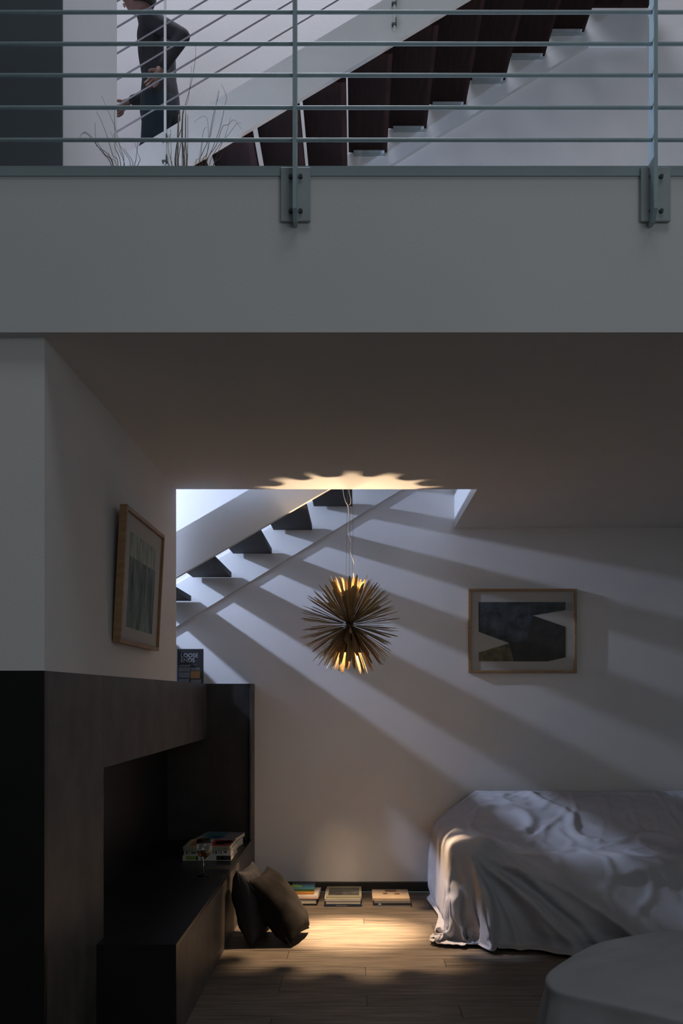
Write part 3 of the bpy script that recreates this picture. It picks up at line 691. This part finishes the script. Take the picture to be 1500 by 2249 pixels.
t_ = twigs('pale peeling wooden sticks bundled in a vase behind the railing', 404, 3.72,
      [([(391, 368), (392, 320), (392, 248)], .006), ([(403, 368), (402, 310), (401, 244)], .0065), ([(410, 368), (409, 320), (408, 250)], .0045)], 'stick', 'stick_bundle')
twigs('dry twigs spreading right in a vase behind the railing', 448, 3.48,
      [([(440, 368), (447, 340), (460, 310), (470, 260), (479, 215), (482, 202)], .0016), ([(445, 368), (455, 335), (465, 290), (472, 250), (480, 205)], .0013), ([(450, 368), (463, 330), (483, 280), (495, 240), (497, 210), (485, 178)], .0014),
       ([(455, 366), (475, 320), (490, 285), (500, 270), (515, 268), (529, 280)], .0013), ([(460, 366), (480, 330), (500, 300), (520, 275), (528, 265)], .0012), ([(438, 366), (440, 330), (448, 295), (453, 278)], .0013),
       ([(448, 366), (458, 320), (455, 262), (445, 255), (425, 268)], .0010), ([(465, 366), (482, 330), (496, 300), (505, 250)], .0012), ([(470, 368), (480, 345), (492, 320)], .0013), ([(432, 368), (436, 345), (444, 310)], .0012)])

# ------------------------------------------------------------ person on the upper stair
def skin_body(name, verts, edges, radii, m, parent, root=0, sub=2):
    me = bpy.data.meshes.new(name); me.from_pydata(verts, edges, []); o = bpy.data.objects.new(name, me); C.objects.link(o)
    o.modifiers.new('skin', 'SKIN'); s = o.modifiers.new('sub', 'SUBSURF'); s.levels = sub; s.render_levels = sub
    for i, r in enumerate(radii):
        rr_ = r if isinstance(r, tuple) else (r, r)
        me.skin_vertices[0].data[i].radius = rr_; me.skin_vertices[0].data[i].use_root = (i == root)
    dg = bpy.context.evaluated_depsgraph_get(); dg.update(); nm_ = bpy.data.meshes.new_from_object(o.evaluated_get(dg))
    o.modifiers.clear(); o.data = nm_; nm_.materials.clear(); nm_.materials.append(M[m])
    for p in nm_.polygons: p.use_smooth = True
    o.parent = parent; return o
# walks down to the left on the stair; local origin at the lower foot
ks_ = [k for k in ks]
def treadtop(k): return EYE+3.716+.165*k+.05
kl = -6; FX = -1.40     # lower tread
per = thing('person', 'person in a charcoal top and dark teal trousers walking down the upper stair', 'person', (FX, 6.27, treadtop(kl)))
dx = .27; h2 = .165
# joints (x forward is -x). facing -x
pel = (.17, 0, .93); 
def blob(name, chains, m, parent, vox=.011, sm_=6):
    bm = bmesh.new()
    for ch in chains:
        P_ = [Vector(c[0]) for c in ch]; rs = [c[1] if isinstance(c[1], tuple) else (c[1], c[1]) for c in ch]
        # resample each bone so the taper is smooth, ellipse axes follow x (depth of body) and y (width)
        for a_, b_, ra, rb_ in zip(P_, P_[1:], rs, rs[1:]):
            n_ = max(2, int((b_-a_).length/.02))
            for k_ in range(n_+1):
                u = k_/n_; p = a_.lerp(b_, u); rx, ry = ra[0]*(1-u)+rb_[0]*u, ra[1]*(1-u)+rb_[1]*u
                bmesh.ops.create_icosphere(bm, subdivisions=2, radius=1, matrix=Matrix.Translation(p)@Matrix.Diagonal((rx, ry, (rx+ry)/2, 1)))
    me = bpy.data.meshes.new(name); bm.to_mesh(me); bm.free(); o = bpy.data.objects.new(name, me); C.objects.link(o)
    md = o.modifiers.new('r', 'REMESH'); md.mode = 'VOXEL'; md.voxel_size = vox
    md = o.modifiers.new('s', 'SMOOTH'); md.iterations = sm_; md.factor = .6
    nm_ = bpy.data.meshes.new_from_object(o.evaluated_get(bpy.context.evaluated_depsgraph_get()))
    o.modifiers.clear(); o.data = nm_; nm_.materials.clear(); nm_.materials.append(M[m])
    for p in nm_.polygons: p.use_smooth = True
    o.parent = parent; return o
blob('charcoal_top', [[((.17, 0, .88), (.128, .165)), ((.17, 0, 1.0), (.122, .155)), ((.165, 0, 1.10), (.108, .14)), ((.15, 0, 1.24), (.118, .155)), ((.135, 0, 1.36), (.11, .16)), ((.105, 0, 1.43), (.07, .10)), ((.08, 0, 1.48), (.055, .058))],
     [((.13, .13, 1.385), .07), ((.14, .19, 1.35), .062), ((.15, .225, 1.14), .05), ((-.045, .21, 1.10), .036)],
     [((.13, -.13, 1.385), .07), ((.15, -.19, 1.35), .062), ((.35, -.235, 1.22), .05), ((.24, -.245, 1.04), .037)]], 'shirt', per)
blob('teal_trousers', [[((.17, .03, .93), (.12, .13)), ((.165, .085, .84), (.10, .085)), ((.0, .09, .50), (.072, .07)), ((-.0, .09, .12), (.062, .058))],
     [((.17, -.03, .93), (.12, .13)), ((.17, -.085, .84), (.10, .085)), ((.13, -.09, .56), (.072, .07)), ((.31, -.09, .27), (.060, .056))]], 'trousers', per)
for (x, y, z0_) in ((-.03, .09, 0), (.27, -.09, .165)):
    skin_body('shoe', [(x+.05, y, z0_+.05), (x-.03, y, z0_+.045), (x-.12, y, z0_+.032), (x-.17, y, z0_+.028)], [(0, 1), (1, 2), (2, 3)], [(.040, .042), (.038, .04), (.040, .028), (.028, .02)], 'shoe', per)
def hand(base, d, side, parent):
    d = Vector(d).normalized(); s = Vector(side).normalized(); nn_ = d.cross(s); b0_ = Vector(base)
    V = [b0_, b0_+d*.05, b0_+d*.085]; E = [(0, 1), (1, 2)]; Rr = [(.022, .026), (.036, .017), (.036, .014)]
    for k_, (off, L) in enumerate(((-.028, .070), (-.010, .080), (.010, .075), (.028, .058))):
        i = len(V); V += [b0_+d*.092+s*off, b0_+d*(.092+L*.5)+s*off*1.05+nn_*.008, b0_+d*(.092+L*.9)+s*off+nn_*.026]
        E += [(2, i), (i, i+1), (i+1, i+2)]; Rr += [.0092, .0085, .0072]
    i = len(V); V += [b0_+d*.045-s*.042, b0_+d*.075-s*.058+nn_*.01]; E += [(1, i), (i, i+1)]; Rr += [.011, .009]
    return skin_body('hand', [tuple(v) for v in V], E, Rr, 'skin', parent)
hand((-.065, .21, 1.095), (-.75, 0, -.66), (.66, 0, -.75), per); hand((.235, -.247, 1.025), (-.55, 0, -.83), (.83, .0, -.55), per)
bm = bmesh.new(); bmesh.ops.create_uvsphere(bm, u_segments=24, v_segments=18, radius=1)
for v in bm.verts:
    x, y, z_ = v.co; fx = -x
    jaw = 1-.28*max(0, -z_)**1.3
    v.co = Vector((x*.098*(1 if x > 0 else .93+.0*z_), y*.075*jaw, z_*.122))
    if fx > .75 and abs(y) < .22 and -.25 < z_ < .12: v.co.x -= .018*(1-abs(y)/.22)*(1-abs(z_+.1)/.3)
    v.co += Vector((.03, 0, 1.63))
obj('head', bm, 'skin', per, True)
skin_body('neck', [(.075, 0, 1.46), (.055, 0, 1.55)], [(0, 1)], [.055, .05], 'skin', per)
bm = bmesh.new(); bmesh.ops.create_uvsphere(bm, u_segments=24, v_segments=18, radius=1)
dele = [v for v in bm.verts if (-v.co.x > .35 and v.co.z < .45) or v.co.z < -.75]; bmesh.ops.delete(bm, geom=dele, context='VERTS')
for v in bm.verts: v.co = Vector((v.co.x*.112+.036, v.co.y*.086, v.co.z*.13+1.64))
bmesh.ops.solidify(bm, geom=bm.faces[:], thickness=.006); obj('hair', bm, 'hair', per, True)
for sy in (1, -1):
    bm = bmesh.new(); bmesh.ops.create_uvsphere(bm, u_segments=10, v_segments=8, radius=.012, matrix=Matrix.Translation((-.050, sy*.030, 1.635))); obj('eye', bm, 'white_ink', per, True)
    bm = bmesh.new(); bmesh.ops.create_uvsphere(bm, u_segments=10, v_segments=8, radius=.03, matrix=Matrix.Translation((.035, sy*.077, 1.625))@Matrix.Diagonal((.6, .3, 1, 1))); obj('ear', bm, 'skin', per, True)
bm = bmesh.new(); bmesh.ops.create_uvsphere(bm, u_segments=10, v_segments=8, radius=.022, matrix=Matrix.Translation((-.058, 0, 1.572))@Matrix.Diagonal((.35, 1, .3, 1))); obj('mouth', bm, 'cover_pink', per, True)
